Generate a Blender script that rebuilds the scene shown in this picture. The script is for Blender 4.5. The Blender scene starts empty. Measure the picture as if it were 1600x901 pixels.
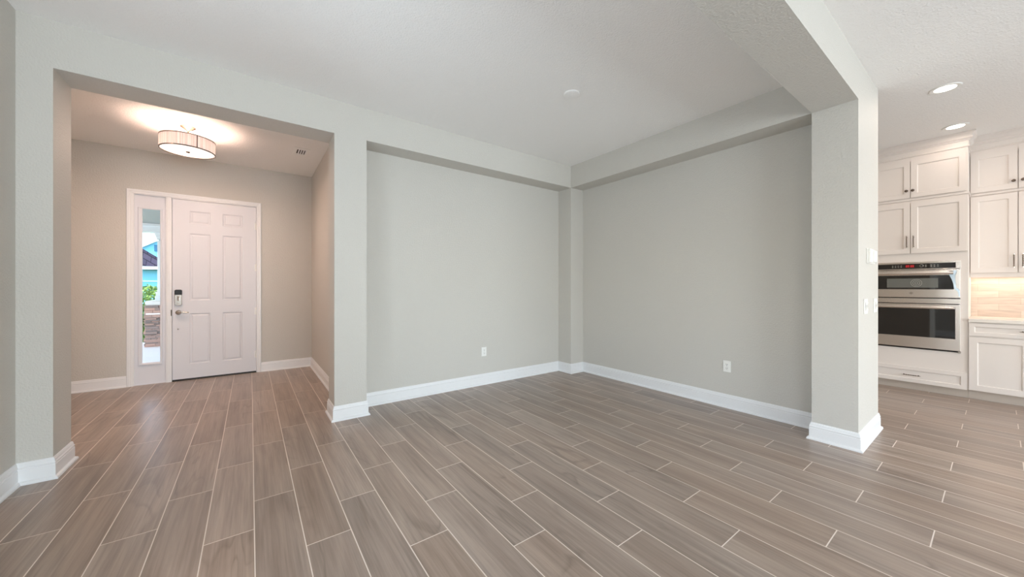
import bpy, bmesh, math, random
from mathutils import Vector, Matrix
random.seed(7)
PI = math.pi
C = bpy.context.scene.collection
SC = bpy.context.scene

# ------------------------------------------------------------------ camera
cam_d = bpy.data.cameras.new('camera')
cam = bpy.data.objects.new('camera', cam_d); C.objects.link(cam); SC.camera = cam
cam.location = (0, 0, 1.27)
cam.rotation_euler = (PI/2, 0, -0.6323)
cam_d.sensor_width = 36.0; cam_d.sensor_fit = 'HORIZONTAL'
cam_d.lens = 36.0*557.7087/1600.0
cam_d.shift_y = -2.33/1600.0
cam_d.clip_start = 0.02; cam_d.clip_end = 300

# ------------------------------------------------------------------ colour management, world, lights
SC.view_settings.view_transform = 'Standard'
SC.view_settings.look = 'None'
SC.view_settings.gamma = 1.0
SC.view_settings.use_curve_mapping = False
SC.view_settings.exposure = 0.13

W = bpy.data.worlds.new('sky'); SC.world = W; W.use_nodes = True
wn = W.node_tree.nodes; wl = W.node_tree.links
bg = wn['Background']
sky = wn.new('ShaderNodeTexSky'); sky.sky_type = 'NISHITA'
sky.sun_disc = False; sky.sun_elevation = math.radians(48); sky.sun_rotation = math.radians(250)
sky.air_density = 1.0; sky.dust_density = 2.0
haze = wn.new('ShaderNodeMix'); haze.data_type = 'RGBA'; haze.inputs['Factor'].default_value = .5
wl.new(sky.outputs['Color'], haze.inputs[6]); haze.inputs[7].default_value = (1.3, 1.3, 1.3, 1)     # thin bright cloud
wl.new(haze.outputs[2], bg.inputs['Color']); bg.inputs['Strength'].default_value = 1.15

def srgb(r, g=None, b=None):
    if g is None: g = b = r
    f = lambda c: (c/255/12.92) if c/255 <= .04045 else ((c/255+.055)/1.055)**2.4
    return (f(r), f(g), f(b), 1)

def light(name, typ, loc, energy, color, rot=(0, 0, 0), size=None, sy=None, radius=None, shape=None, spread=None):
    d = bpy.data.lights.new(name, typ); d.energy = energy; d.color = color
    if typ == 'AREA':
        d.shape = shape or 'RECTANGLE'; d.size = size
        if sy: d.size_y = sy
        if spread: d.spread = spread
    if radius is not None: d.shadow_soft_size = radius
    o = bpy.data.objects.new(name, d); o.location = loc; o.rotation_euler = rot; C.objects.link(o)
    return o
DAY = (0.86, 0.94, 1.0)
WARM = (1.0, 0.71, 0.57)
SC.cycles.diffuse_bounces = 8
SC.cycles.max_bounces = 14
sun = light('sun', 'SUN', (0, 0, 20), 5.5, (1, .96, .9)); sun.data.angle = .01
sun.rotation_euler = Vector((-.80, -.42, 1.0)).to_track_quat('Z', 'Y').to_euler()
# daylight through the two wide glass doors in the rear wall, facing into the room
for wx, watt in ((0.9, 300), (4.6, 185)):
    light('window_daylight_fill', 'AREA', (wx, -5.72, 1.10), watt, DAY, (PI/2, 0, 0), 3.0, 2.0)
# daylight through the wide side window of the living area
light('window_daylight_fill', 'AREA', (7.36, -3.1, 1.5), 4, DAY, (PI/2, 0, PI/2), 2.2, 1.7)

# added fill through two unseen left-wall windows (living area and dining area)
light('window_daylight_fill', 'AREA', (-1.36, -2.6, 1.45), 8, DAY, (PI/2+.35, 0, -PI/2), 2.4, 1.9)
light('window_daylight_fill', 'AREA', (-1.36, 1.6, 1.45), 50, (.78, .90, 1.0), (PI/2+.85, 0, -PI/2), 1.2, 1.7)

# ------------------------------------------------------------------ materials
def mat(name, col, rough=.5, metal=0., bump=None, spec=None, emit=None, estr=0, coat=0, var=0):
    m = bpy.data.materials.new(name); m.use_nodes = True
    n = m.node_tree.nodes; l = m.node_tree.links; b = n['Principled BSDF']
    b.inputs['Base Color'].default_value = col; b.inputs['Roughness'].default_value = rough
    b.inputs['Metallic'].default_value = metal
    if spec is not None: b.inputs['Specular IOR Level'].default_value = spec
    if coat: b.inputs['Coat Weight'].default_value = coat
    if emit: b.inputs['Emission Color'].default_value = emit; b.inputs['Emission Strength'].default_value = estr
    tc = n.new('ShaderNodeTexCoord')
    if bump:
        sc, st, dist = bump
        t = n.new('ShaderNodeTexNoise'); t.inputs['Scale'].default_value = sc; t.inputs['Detail'].default_value = 3
        l.new(tc.outputs['Object'], t.inputs['Vector'])
        bp = n.new('ShaderNodeBump'); bp.inputs['Strength'].default_value = st; bp.inputs['Distance'].default_value = dist
        l.new(t.outputs['Fac'], bp.inputs['Height']); l.new(bp.outputs['Normal'], b.inputs['Normal'])
    if var:
        t = n.new('ShaderNodeTexNoise'); t.inputs['Scale'].default_value = 1.3; t.inputs['Detail'].default_value = 4
        l.new(tc.outputs['Object'], t.inputs['Vector'])
        hs = n.new('ShaderNodeHueSaturation'); hs.inputs['Color'].default_value = col
        mr = n.new('ShaderNodeMapRange'); mr.inputs['To Min'].default_value = 1-var; mr.inputs['To Max'].default_value = 1+var
        l.new(t.outputs['Fac'], mr.inputs['Value']); l.new(mr.outputs['Result'], hs.inputs['Value'])
        l.new(hs.outputs['Color'], b.inputs['Base Color'])
    return m

M = {}
M['wall'] = mat('wall_paint', srgb(203, 200, 193), .6, bump=(85, .7, .0055), spec=.3, var=.01)
M['ceiling'] = mat('ceiling_paint', srgb(244, 243, 241), .8, bump=(85, .7, .0065), spec=.2)
M['trim'] = mat('trim_paint', srgb(233, 234, 235), .32, spec=.45, var=.005)
M['door'] = mat('door_paint', srgb(222, 223, 228), .38, bump=(60, .04, .001), spec=.4)
M['cab'] = mat('cabinet_paint', srgb(231, 224, 218), .36, spec=.45, var=.005)
M['toe'] = mat('toe_kick_shaded', srgb(196, 184, 172), .45, var=.02)  # darker than the cabinets: shade of the recess put into the colour
M['counter'] = mat('quartz', srgb(236, 230, 222), .2, bump=(40, .02, .001), var=.03)
M['steel'] = mat('stainless_steel', srgb(232, 225, 219), .26, 1.0)
M['chrome'] = mat('chrome', srgb(225, 222, 218), .08, 1.0, var=.02)
M['nickel'] = mat('satin_nickel', srgb(190, 184, 176), .25, 1.0, var=.02)
M['dark_nickel'] = mat('aged_nickel', srgb(120, 108, 98), .25, 1.0, var=.2)
M['black_glass'] = mat('black_glass', srgb(20, 18, 17), .04, spec=.7, coat=.5, var=.05)
M['oven_window'] = mat('oven_window_mesh', srgb(118, 120, 116), .12, .3, bump=(700, .2, .001), coat=.6)
M['black'] = mat('black_plastic', srgb(14, 14, 14), .35, var=.1)
M['plastic'] = mat('white_plastic', srgb(238, 238, 234), .3, var=.01)
M['slot'] = mat('dark_slot', srgb(40, 38, 36), .6, var=.1)
M['icon'] = mat('grey_print', srgb(180, 178, 172), .5, var=.02)
M['red'] = mat('red_display', srgb(90, 10, 12), .4, emit=srgb(255, 60, 66), estr=1.0)
M['film'] = mat('protective_film', srgb(205, 226, 240), .12, var=.06)
M['lens'] = mat('lamp_lens', srgb(255, 250, 245), .4, emit=(1, .93, .86, 1), estr=4.5)
M['diffuser'] = mat('lamp_diffuser', srgb(255, 246, 240), .4, emit=(1, .86, .76, 1), estr=.95)
M['vent_dark'] = mat('duct_dark', srgb(62, 52, 46), .8, var=.1)
M['threshold'] = mat('bronze_threshold', srgb(48, 42, 38), .4, .6, var=.1)
M['stucco'] = mat('blue_stucco', srgb(120, 196, 226), .9, bump=(30, .3, .01), var=.04)
M['white_ext'] = mat('exterior_white', srgb(226, 234, 238), .6, var=.02)
M['vent_blue'] = mat('blue_gable_vent', srgb(34, 100, 140), .7, var=.06)
M['porch_ceiling'] = mat('porch_ceiling_paint', srgb(160, 168, 168), .8, bump=(60, .6, .01), var=.03)
M['paver'] = mat('pale_paver', srgb(225, 222, 220), .8, bump=(20, .3, .01), var=.06)
M['cap'] = mat('cast_stone', srgb(226, 226, 224), .7, bump=(40, .3, .005), var=.03)
M['grass'] = mat('lawn_grass', srgb(88, 120, 58), .9, bump=(90, 1, .05), var=.2)
M['bark'] = mat('shrub_stem', srgb(84, 66, 48), .9, bump=(50, .6, .01))

def leaf_mat():
    m = mat('shrub_leaf', srgb(92, 140, 62), .5)
    n = m.node_tree.nodes; l = m.node_tree.links; b = n['Principled BSDF']
    g = n.new('ShaderNodeNewGeometry'); r = n.new('ShaderNodeValToRGB')
    r.color_ramp.elements[0].color = srgb(44, 86, 36); r.color_ramp.elements[1].color = srgb(150, 186, 92)
    l.new(g.outputs['Random Per Island'], r.inputs['Fac']); l.new(r.outputs['Color'], b.inputs['Base Color'])
    return m
M['leaf'] = leaf_mat()

def stone_mat():
    m = mat('ledge_stone', srgb(190, 178, 168), .85, bump=(35, .7, .01))
    n = m.node_tree.nodes; l = m.node_tree.links; b = n['Principled BSDF']
    g = n.new('ShaderNodeNewGeometry'); r = n.new('ShaderNodeValToRGB')
    for i, (p, c) in enumerate(((0, srgb(128, 120, 118)), (.3, srgb(186, 178, 172)), (.75, srgb(206, 200, 194)), (1, srgb(196, 160, 146)))):
        e = r.color_ramp.elements[0] if i == 0 else r.color_ramp.elements[1] if i == 3 else r.color_ramp.elements.new(p)
        e.position = p; e.color = c
    l.new(g.outputs['Random Per Island'], r.inputs['Fac']); l.new(r.outputs['Color'], b.inputs['Base Color'])
    return m
M['stone'] = stone_mat()

def shingle_mat():
    m = mat('roof_shingle', srgb(86, 84, 104), .9)
    n = m.node_tree.nodes; l = m.node_tree.links; b = n['Principled BSDF']
    tc = n.new('ShaderNodeTexCoord'); br = n.new('ShaderNodeTexBrick')
    br.inputs['Color1'].default_value = srgb(112, 104, 128); br.inputs['Color2'].default_value = srgb(74, 74, 96)
    br.inputs['Mortar'].default_value = srgb(46, 46, 62); br.inputs['Scale'].default_value = 1
    br.inputs['Brick Width'].default_value = .3; br.inputs['Row Height'].default_value = .16; br.inputs['Mortar Size'].default_value = .012
    l.new(tc.outputs['Object'], br.inputs['Vector']); l.new(br.outputs['Color'], b.inputs['Base Color'])
    return m
M['shingle'] = shingle_mat()

def glass_mat(name='clear_glass'):
    m = bpy.data.materials.new(name); m.use_nodes = True
    n = m.node_tree.nodes; l = m.node_tree.links; n.remove(n['Principled BSDF'])
    o = n['Material Output']; t = n.new('ShaderNodeBsdfTransparent'); t.inputs['Color'].default_value = (.97, .985, .99, 1)
    g = n.new('ShaderNodeBsdfGlossy'); g.inputs['Roughness'].default_value = .02
    f = n.new('ShaderNodeFresnel'); f.inputs['IOR'].default_value = 1.45
    x = n.new('ShaderNodeMixShader')
    l.new(f.outputs['Fac'], x.inputs['Fac']); l.new(t.outputs[0], x.inputs[1]); l.new(g.outputs[0], x.inputs[2]); l.new(x.outputs[0], o.inputs['Surface'])
    return m
M['glass'] = glass_mat()

def shade_mat():
    m = bpy.data.materials.new('pleated_shade'); m.use_nodes = True
    n = m.node_tree.nodes; l = m.node_tree.links; b = n['Principled BSDF']
    b.inputs['Roughness'].default_value = .8
    tc = n.new('ShaderNodeTexCoord'); nz = n.new('ShaderNodeTexNoise'); mp = n.new('ShaderNodeMapping')
    mp.inputs['Scale'].default_value = (210, 210, 1.0)
    l.new(tc.outputs['Object'], mp.inputs['Vector']); l.new(mp.outputs['Vector'], nz.inputs['Vector']); nz.inputs['Scale'].default_value = 1
    nz.inputs['Detail'].default_value = 2
    r = n.new('ShaderNodeValToRGB'); r.color_ramp.elements[0].position = .35; r.color_ramp.elements[1].position = .65
    r.color_ramp.elements[0].color = srgb(206, 188, 180); r.color_ramp.elements[1].color = srgb(246, 234, 228)
    l.new(nz.outputs['Fac'], r.inputs['Fac']); l.new(r.outputs['Color'], b.inputs['Base Color'])
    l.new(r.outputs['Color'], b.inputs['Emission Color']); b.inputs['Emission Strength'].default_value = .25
    b.inputs['Alpha'].default_value = .86        # sheer fabric
    return m
M['shade'] = shade_mat()

def floor_mat():
    m = bpy.data.materials.new('wood_look_tile'); m.use_nodes = True
    n = m.node_tree.nodes; l = m.node_tree.links; b = n['Principled BSDF']
    tc = n.new('ShaderNodeTexCoord'); sp = n.new('ShaderNodeSeparateXYZ'); l.new(tc.outputs['Object'], sp.inputs[0])
    def mth(op, a, c=None, d=None):
        q = n.new('ShaderNodeMath'); q.operation = op
        for i, v in enumerate((a, c, d)):
            if v is None: continue
            if isinstance(v, (int, float)): q.inputs[i].default_value = v
            else: l.new(v, q.inputs[i])
        return q.outputs[0]
    TW, TL = .20475, .905
    xs = mth('DIVIDE', mth('SUBTRACT', sp.outputs['X'], .0165), TW)
    k = mth('FLOOR', xs); fx = mth('SUBTRACT', xs, k)
    mm = mth('FLOORED_MODULO', mth('SUBTRACT', k, 1), 3)
    off = mth('MULTIPLY_ADD', mm, TL/3, .199)
    ys = mth('DIVIDE', mth('SUBTRACT', sp.outputs['Y'], off), TL)
    j = mth('FLOOR', ys); fy = mth('SUBTRACT', ys, j)
    ex = mth('MULTIPLY', mth('MINIMUM', fx, mth('SUBTRACT', 1, fx)), TW)
    ey = mth('MULTIPLY', mth('MINIMUM', fy, mth('SUBTRACT', 1, fy)), TL)
    e = mth('MINIMUM', ex, ey)
    mr = n.new('ShaderNodeMapRange'); mr.inputs['From Min'].default_value = .0021; mr.inputs['From Max'].default_value = .0029
    l.new(e, mr.inputs['Value']); tile = mr.outputs['Result']
    cb = n.new('ShaderNodeCombineXYZ'); l.new(k, cb.inputs[0]); l.new(j, cb.inputs[1])
    wh = n.new('ShaderNodeTexWhiteNoise'); wh.noise_dimensions = '2D'; l.new(cb.outputs[0], wh.inputs['Vector'])
    rnd = wh.outputs['Value']
    sc2 = n.new('ShaderNodeSeparateColor'); l.new(wh.outputs['Color'], sc2.inputs[0])
    def noise(sx, sy, scale, det, dist=0, rough=.5):
        c = n.new('ShaderNodeCombineXYZ')
        l.new(mth('MULTIPLY_ADD', rnd, 37.0, mth('MULTIPLY', sp.outputs['X'], sx)), c.inputs[0])
        l.new(mth('MULTIPLY_ADD', sc2.outputs[1], 53.0, mth('MULTIPLY', sp.outputs['Y'], sy)), c.inputs[1])
        l.new(mth('MULTIPLY', sc2.outputs[2], 91.0), c.inputs[2])
        t = n.new('ShaderNodeTexNoise'); t.inputs['Scale'].default_value = scale; t.inputs['Detail'].default_value = det
        t.inputs['Distortion'].default_value = dist; t.inputs['Roughness'].default_value = rough
        l.new(c.outputs[0], t.inputs['Vector']); return t.outputs['Fac']
    def ramp(fac, *st):
        r = n.new('ShaderNodeValToRGB')
        els = r.color_ramp.elements
        while len(els) < len(st): els.new(.5)
        for q, (p, c) in zip(els, st): q.position = p; q.color = c
        l.new(fac, r.inputs['Fac']); return r.outputs['Color']
    def mix(mode, fac, a, c):
        q = n.new('ShaderNodeMix'); q.data_type = 'RGBA'; q.blend_type = mode
        if isinstance(fac, (int, float)): q.inputs['Factor'].default_value = fac
        else: l.new(fac, q.inputs['Factor'])
        for s, v in ((q.inputs[6], a), (q.inputs[7], c)):
            if isinstance(v, tuple): s.default_value = v
            else: l.new(v, s)
        return q.outputs[2]
    g1 = noise(7.0, .9, 1.0, 4, .6)                 # broad figure
    base = ramp(g1, (.28, srgb(150, 133, 121)), (.5, srgb(168, 151, 138)), (.74, srgb(181, 165, 152)))
    g2 = noise(110.0, 2.6, 1.0, 3, .2, .6)          # fine grain
    fine = ramp(g2, (.3, srgb(222)), (.7, srgb(255)))
    c1 = mix('MULTIPLY', .75, base, fine)
    g6 = noise(34.0, 1.0, 1.0, 3, .3, .65)
    c1 = mix('MULTIPLY', .9, c1, ramp(g6, (.32, srgb(226)), (.6, srgb(255))))
    g3 = noise(5.5, 1.0, 1.0, 2, .5)                # cathedral rings
    rings = mth('FRACT', mth('MULTIPLY', g3, 7.0))
    rr = ramp(rings, (0, srgb(214)), (.12, srgb(255)), (.8, srgb(255)), (1, srgb(214)))
    msk = ramp(noise(3.0, .7, 1.0, 2), (.5, srgb(0)), (.66, srgb(255)))
    c2 = mix('MULTIPLY', mth('MULTIPLY', msk, .8), c1, rr)
    g5 = noise(16.0, 1.1, 1.0, 3, .8)               # dark streaks
    st = ramp(g5, (.70, srgb(255)), (.82, srgb(196, 186, 178)))
    c3 = mix('MULTIPLY', .8, c2, st)
    hs = n.new('ShaderNodeHueSaturation'); l.new(c3, hs.inputs['Color'])
    l.new(mth('MULTIPLY_ADD', rnd, .14, .93), hs.inputs['Value']); l.new(mth('MULTIPLY_ADD', sc2.outputs[1], .2, .9), hs.inputs['Saturation'])
    col = mix('MIX', tile, srgb(226, 215, 205), hs.outputs['Color'])
    l.new(col, b.inputs['Base Color'])
    ro = n.new('ShaderNodeMapRange'); ro.inputs['To Min'].default_value = .7; ro.inputs['To Max'].default_value = .31
    l.new(tile, ro.inputs['Value']); l.new(ro.outputs['Result'], b.inputs['Roughness'])
    b.inputs['Specular IOR Level'].default_value = .5
    bp = n.new('ShaderNodeBump'); bp.inputs['Strength'].default_value = .5; bp.inputs['Distance'].default_value = .0015
    l.new(mth('MULTIPLY_ADD', g2, .12, tile), bp.inputs['Height']); l.new(bp.outputs['Normal'], b.inputs['Normal'])
    return m
M['floor'] = floor_mat()

def splash_mat():
    m = bpy.data.materials.new('travertine_tile'); m.use_nodes = True
    n = m.node_tree.nodes; l = m.node_tree.links; b = n['Principled BSDF']
    tc = n.new('ShaderNodeTexCoord'); sp = n.new('ShaderNodeSeparateXYZ'); l.new(tc.outputs['Object'], sp.inputs[0])
    cb = n.new('ShaderNodeCombineXYZ'); l.new(sp.outputs['Y'], cb.inputs[0]); l.new(sp.outputs['Z'], cb.inputs[1])
    mp = n.new('ShaderNodeMapping'); mp.inputs['Location'].default_value = (.302, -.912+.0775*4, 0); l.new(cb.outputs[0], mp.inputs['Vector'])
    br = n.new('ShaderNodeTexBrick'); br.inputs['Scale'].default_value = 1
    br.inputs['Brick Width'].default_value = .305; br.inputs['Row Height'].default_value = .0775; br.inputs['Mortar Size'].default_value = .0012
    br.inputs['Color1'].default_value = srgb(206, 190, 178); br.inputs['Color2'].default_value = srgb(222, 208, 196); br.inputs['Mortar'].default_value = srgb(180, 166, 154)
    l.new(mp.outputs['Vector'], br.inputs['Vector'])
    nz = n.new('ShaderNodeTexNoise'); m2 = n.new('ShaderNodeMapping'); m2.inputs['Scale'].default_value = (3, 22, 1)
    l.new(cb.outputs[0], m2.inputs['Vector']); l.new(m2.outputs['Vector'], nz.inputs['Vector']); nz.inputs['Scale'].default_value = 2; nz.inputs['Detail'].default_value = 4
    r = n.new('ShaderNodeValToRGB'); r.color_ramp.elements[0].color = srgb(232); r.color_ramp.elements[0].position = .35; r.color_ramp.elements[1].position = .6
    l.new(nz.outputs['Fac'], r.inputs['Fac'])
    x = n.new('ShaderNodeMix'); x.data_type = 'RGBA'; x.blend_type = 'MULTIPLY'; x.inputs['Factor'].default_value = .8
    l.new(br.outputs['Color'], x.inputs[6]); l.new(r.outputs['Color'], x.inputs[7]); l.new(x.outputs[2], b.inputs['Base Color'])
    b.inputs['Roughness'].default_value = .35
    return m
M['splash'] = splash_mat()

# ------------------------------------------------------------------ mesh helpers
class MB:
    def __init__(s): s.b = bmesh.new()
    def box(s, x0, x1, y0, y1, z0, z1, rot=None):
        c = Vector(((x0+x1)/2, (y0+y1)/2, (z0+z1)/2))
        r = bmesh.ops.create_cube(s.b, size=1)['verts']
        bmesh.ops.scale(s.b, vec=(abs(x1-x0), abs(y1-y0), abs(z1-z0)), verts=r)
        if rot: bmesh.ops.rotate(s.b, matrix=rot, verts=r)
        bmesh.ops.translate(s.b, vec=c, verts=r); return s
    def face(s, pts):
        return s.b.faces.new([s.b.verts.new(p) for p in pts])
    def prism(s, poly, d0, d1, axis=1):
        """poly: 2-D outline; extruded along axis (0,1,2)"""
        def P(a, c, d): return ((d, a, c), (a, d, c), (a, c, d))[axis]
        A = [s.b.verts.new(P(a, c, d0)) for a, c in poly]; B = [s.b.verts.new(P(a, c, d1)) for a, c in poly]
        k = len(poly)
        s.b.faces.new(A); s.b.faces.new(B[::-1])
        for i in range(k): s.b.faces.new((A[i], B[i], B[(i+1) % k], A[(i+1) % k]))
        return s
    def lathe(s, prof, c=(0, 0, 0), axis='Z', n=32, closed=False):
        rings = []
        for r, h in prof:
            ring = []
            for i in range(n):
                t = 2*PI*i/n; a, bb = r*math.cos(t), r*math.sin(t)
                p = {'Z': (a, bb, h), 'Y': (a, h, bb), 'X': (h, a, bb)}[axis]
                ring.append(s.b.verts.new((c[0]+p[0], c[1]+p[1], c[2]+p[2])))
            rings.append(ring)
        for q in range(len(rings)-1 + (1 if closed else 0)):
            A, B = rings[q], rings[(q+1) % len(rings)]
            for i in range(n): s.b.faces.new((A[i], A[(i+1) % n], B[(i+1) % n], B[i]))
        if not closed:
            if prof[0][0] > 1e-6: s.b.faces.new(rings[0])
            if prof[-1][0] > 1e-6: s.b.faces.new(rings[-1])
        bmesh.ops.remove_doubles(s.b, verts=s.b.verts, dist=1e-7)
        return s
    def tube(s, pts, rad, n=12):
        pts = [Vector(p) for p in pts]; rings = []
        for i, p in enumerate(pts):
            t = (pts[min(i+1, len(pts)-1)]-pts[max(i-1, 0)]).normalized()
            up = Vector((0, 0, 1)) if abs(t.z) < .9 else Vector((1, 0, 0))
            u = t.cross(up).normalized(); v = u.cross(t)
            r = rad[i] if isinstance(rad, (list, tuple)) else rad
            rings.append([s.b.verts.new(p+r*(math.cos(2*PI*k/n)*u+math.sin(2*PI*k/n)*v)) for k in range(n)])
        for A, B in zip(rings, rings[1:]):
            for i in range(n): s.b.faces.new((A[i], A[(i+1) % n], B[(i+1) % n], B[i]))
        s.b.faces.new(rings[0]); s.b.faces.new(rings[-1]); return s
    def build(s, name, m, parent=None, smooth=False, bevel=0, seg=2, recalc=True):
        if recalc: bmesh.ops.recalc_face_normals(s.b, faces=s.b.faces)
        me = bpy.data.meshes.new(name); s.b.to_mesh(me); s.b.free()
        me.materials.append(m)
        if smooth:
            for p in me.polygons: p.use_smooth = True
            try: me.set_sharp_from_angle(angle=math.radians(38))
            except Exception: pass
        o = bpy.data.objects.new(name, me); C.objects.link(o)
        if parent: o.parent = parent
        if bevel:
            bv = o.modifiers.new('bevel', 'BEVEL'); bv.width = bevel; bv.segments = seg; bv.limit_method = 'ANGLE'; bv.angle_limit = math.radians(40)
        return o

def tag(o, label, cat, group=None, kind=None):
    o['label'] = label
    if cat: o['category'] = cat
    if group: o['group'] = group
    if kind: o['kind'] = kind
    return o
def struct(o, label=None):
    o['kind'] = 'structure'
    if label: o['label'] = label
    return o
def thing(name, loc, label=None, cat=None, group=None, rotz=0):
    o = bpy.data.objects.new(name, None); o.location = loc; o.rotation_euler = (0, 0, rotz); C.objects.link(o)
    o.empty_display_size = .1
    if label: tag(o, label, cat, group)
    return o

def copy_tree(o, parent=None):
    c = o.copy(); C.objects.link(c); c.parent = parent
    for ch in list(o.children): copy_tree(ch, c)
    return c

def sweep(path, prof, groups, mtl, side=1, parent=None, kind='structure', close_prof=True):
    """prof: (out, z) offsets; out is to the left (+1) / right (-1) of the travel direction. groups: [(name, first_vertex, last_vertex)]"""
    P = [Vector(p) for p in path]; offs = []
    for i in range(len(P)):
        ns = []
        if i > 0: d = (P[i]-P[i-1]).normalized(); ns.append(Vector((-d.y, d.x))*side)
        if i < len(P)-1: d = (P[i+1]-P[i]).normalized(); ns.append(Vector((-d.y, d.x))*side)
        if len(ns) == 2:
            m = ns[0]+ns[1]; m = m/(m.length_squared/2) if m.length > 1e-6 else ns[0]
        else: m = ns[0]
        offs.append(m)
    out = []
    for name, a, c in groups:
        mb = MB(); rings = []
        for i in range(a, c+1):
            rings.append([mb.b.verts.new((P[i].x+offs[i].x*o_, P[i].y+offs[i].y*o_, z)) for o_, z in prof])
        k = len(prof)
        for A, B in zip(rings, rings[1:]):
            for q in range(k): mb.b.faces.new((A[q], B[q], B[(q+1) % k], A[(q+1) % k]))
        mb.b.faces.new(rings[0]); mb.b.faces.new(rings[-1])
        o = mb.build(name, mtl, parent)
        if kind and not parent: o['kind'] = kind
        out.append(o)
    return out

def panel_slab(name, mtl, parent, u0, u1, z0, z1, t, panels, prof, yf=0.0, edge=.002):
    """slab, front face looking to -y at yf; panels: rects (u0,u1,z0,z1); prof: (inset, depth) rings"""
    mb = MB(); b = mb.b
    us = sorted({u0, u1, *[p[0] for p in panels], *[p[1] for p in panels]})
    zs = sorted({z0, z1, *[p[2] for p in panels], *[p[3] for p in panels]})
    vv = {}
    def V(u, y, z):
        k = (round(u, 5), round(y, 5), round(z, 5))
        if k not in vv: vv[k] = b.verts.new((u, y, z))
        return vv[k]
    for ua, ub in zip(us, us[1:]):
        for za, zb in zip(zs, zs[1:]):
            uc, zc = (ua+ub)/2, (za+zb)/2
            if any(p[0] < uc < p[1] and p[2] < zc < p[3] for p in panels): continue
            b.faces.new((V(ua, yf, za), V(ub, yf, za), V(ub, yf, zb), V(ua, yf, zb)))
    for (pa, pb, pc, pd) in panels:
        usp = [u for u in us if pa <= u <= pb]; zsp = [z for z in zs if pc <= z <= pd]
        prev = [V(u, yf, z) for u, z in ((pa, pc), (pb, pc), (pb, pd), (pa, pd))]
        # first ring uses corner verts only (grid lines never cross a panel edge here)
        for ins, dep in prof[1:]:
            cur = [V(u, yf+dep, z) for u, z in ((pa+ins, pc+ins), (pb-ins, pc+ins), (pb-ins, pd-ins), (pa+ins, pd-ins))]
            for q in range(4): b.faces.new((prev[q], prev[(q+1) % 4], cur[(q+1) % 4], cur[q]))
            prev = cur
        b.faces.new(prev)
    yb = yf+t
    bl, br_, tr, tl = [V(u, yb, z) for u, z in ((u0, z0), (u1, z0), (u1, z1), (u0, z1))]
    b.faces.new((bl, br_, tr, tl))
    b.faces.new([V(u, yf, z0) for u in us] + [br_, bl]); b.faces.new([V(u, yf, z1) for u in us] + [tr, tl])
    b.faces.new([V(u0, yf, z) for z in zs] + [tl, bl]); b.faces.new([V(u1, yf, z) for z in zs] + [tr, br_])
    return mb.build(name, mtl, parent)

# ------------------------------------------------------------------ plan (metres)
CH = 3.040            # ceiling
HB = 2.726            # underside of headers and beam
XL = -1.2125; YA = 3.718; YN = 3.979; YJ = 4.0137
OL, OR_ = -1.0588, .6403
NL = .9308; XP = 3.795; XN = 4.056; XE = 4.554
Y1, Y2 = .644, .929
FXL, FXR, YD = -1.96, .7954, 6.550
RX, RY, KY = 7.25, -5.55, 3.0
OUT = .14

# floor, ceiling
struct(MB().box(FXL-OUT, RX+OUT, RY-OUT, YD+.10, -.12, 0).build('floor', M['floor']))
struct(MB().box(FXL-OUT, RX+OUT, RY-OUT, YD+.14, CH, CH+.12).build('ceiling', M['ceiling']))

# walls
def wall_x(name, x0, x1, y0, y1, holes):
    mb = MB(); y = y0
    for a, c, z0, z1 in holes:
        mb.box(x0, x1, y, a, 0, CH); mb.box(x0, x1, a, c, 0, z0); mb.box(x0, x1, a, c, z1, CH); y = c
    mb.box(x0, x1, y, y1, 0, CH); return struct(mb.build(name, M['wall']))
wall_x('wall_left', XL-.12, XL, RY, YA, [(-3.8, -1.4, .5, 2.4), (.95, 2.25, .6, 2.3)])
w = MB()
w.box(FXL, OL, YA, YJ, 0, CH)
w.box(OL, OR_, YA, YJ, HB, CH)
w.box(OR_, NL, YA, YJ, 0, CH)
w.box(NL, XP, YN, YN+.12, 0, CH)
w.box(NL, XP, YA, YN, HB, CH)
w.box(XP, XN, YA, YN+.12, 0, CH)
struct(w.build('wall_back', M['wall']))
w = MB()
w.box(XN, XE, Y2, YN+.12, 0, CH)
w.box(XP, XN, Y2, YA, HB, CH)
w.box(XP, XE, Y1, Y2, 0, CH)
struct(w.build('wall_right', M['wall']))
struct(MB().box(XL, XP, Y1, Y2, HB, CH).build('trim_1', M['wall']), 'textured grey ceiling beam between dining room and kitchen side')
# foyer
DO0, DO1, DOZ = -1.222, .0845, 2.474       # rough opening of the front door unit
w = MB(); w.box(FXL, DO0, YD, YD+.14, 0, CH); w.box(DO1, FXR, YD, YD+.14, 0, CH); w.box(DO0, DO1, YD, YD+.14, DOZ, CH)
struct(w.build('wall_front', M['wall']))
struct(MB().box(FXL-.12, FXL, YA, YD+.14, 0, CH).build('wall_foyer_left', M['wall']))
struct(MB().box(FXR, FXR+.12, YJ, YD+.14, 0, CH).build('wall_foyer_right', M['wall']))
# kitchen / living area
struct(MB().box(RX, RX+.12, -1.6, KY, 0, CH).box(RX, RX+.12, RY, -4.2, 0, CH).box(RX, RX+.12, -4.2, -2.0, 0, .65).box(RX, RX+.12, -4.2, -2.0, 2.35, CH).box(RX, RX+.12, -2.0, -1.6, 0, CH).build('wall_kitchen', M['wall']))
struct(MB().box(XE, RX, KY, KY+.12, 0, CH).build('wall_kitchen_left', M['wall']))
w = MB(); w.box(XL-.12, -.95, RY-.12, RY, 0, CH); w.box(2.05, 3.1, RY-.12, RY, 0, CH); w.box(6.1, RX+.12, RY-.12, RY, 0, CH)
w.box(-.95, 2.05, RY-.12, RY, 2.42, CH); w.box(3.1, 6.1, RY-.12, RY, 2.42, CH)
struct(w.build('wall_rear', M['wall']))

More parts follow.
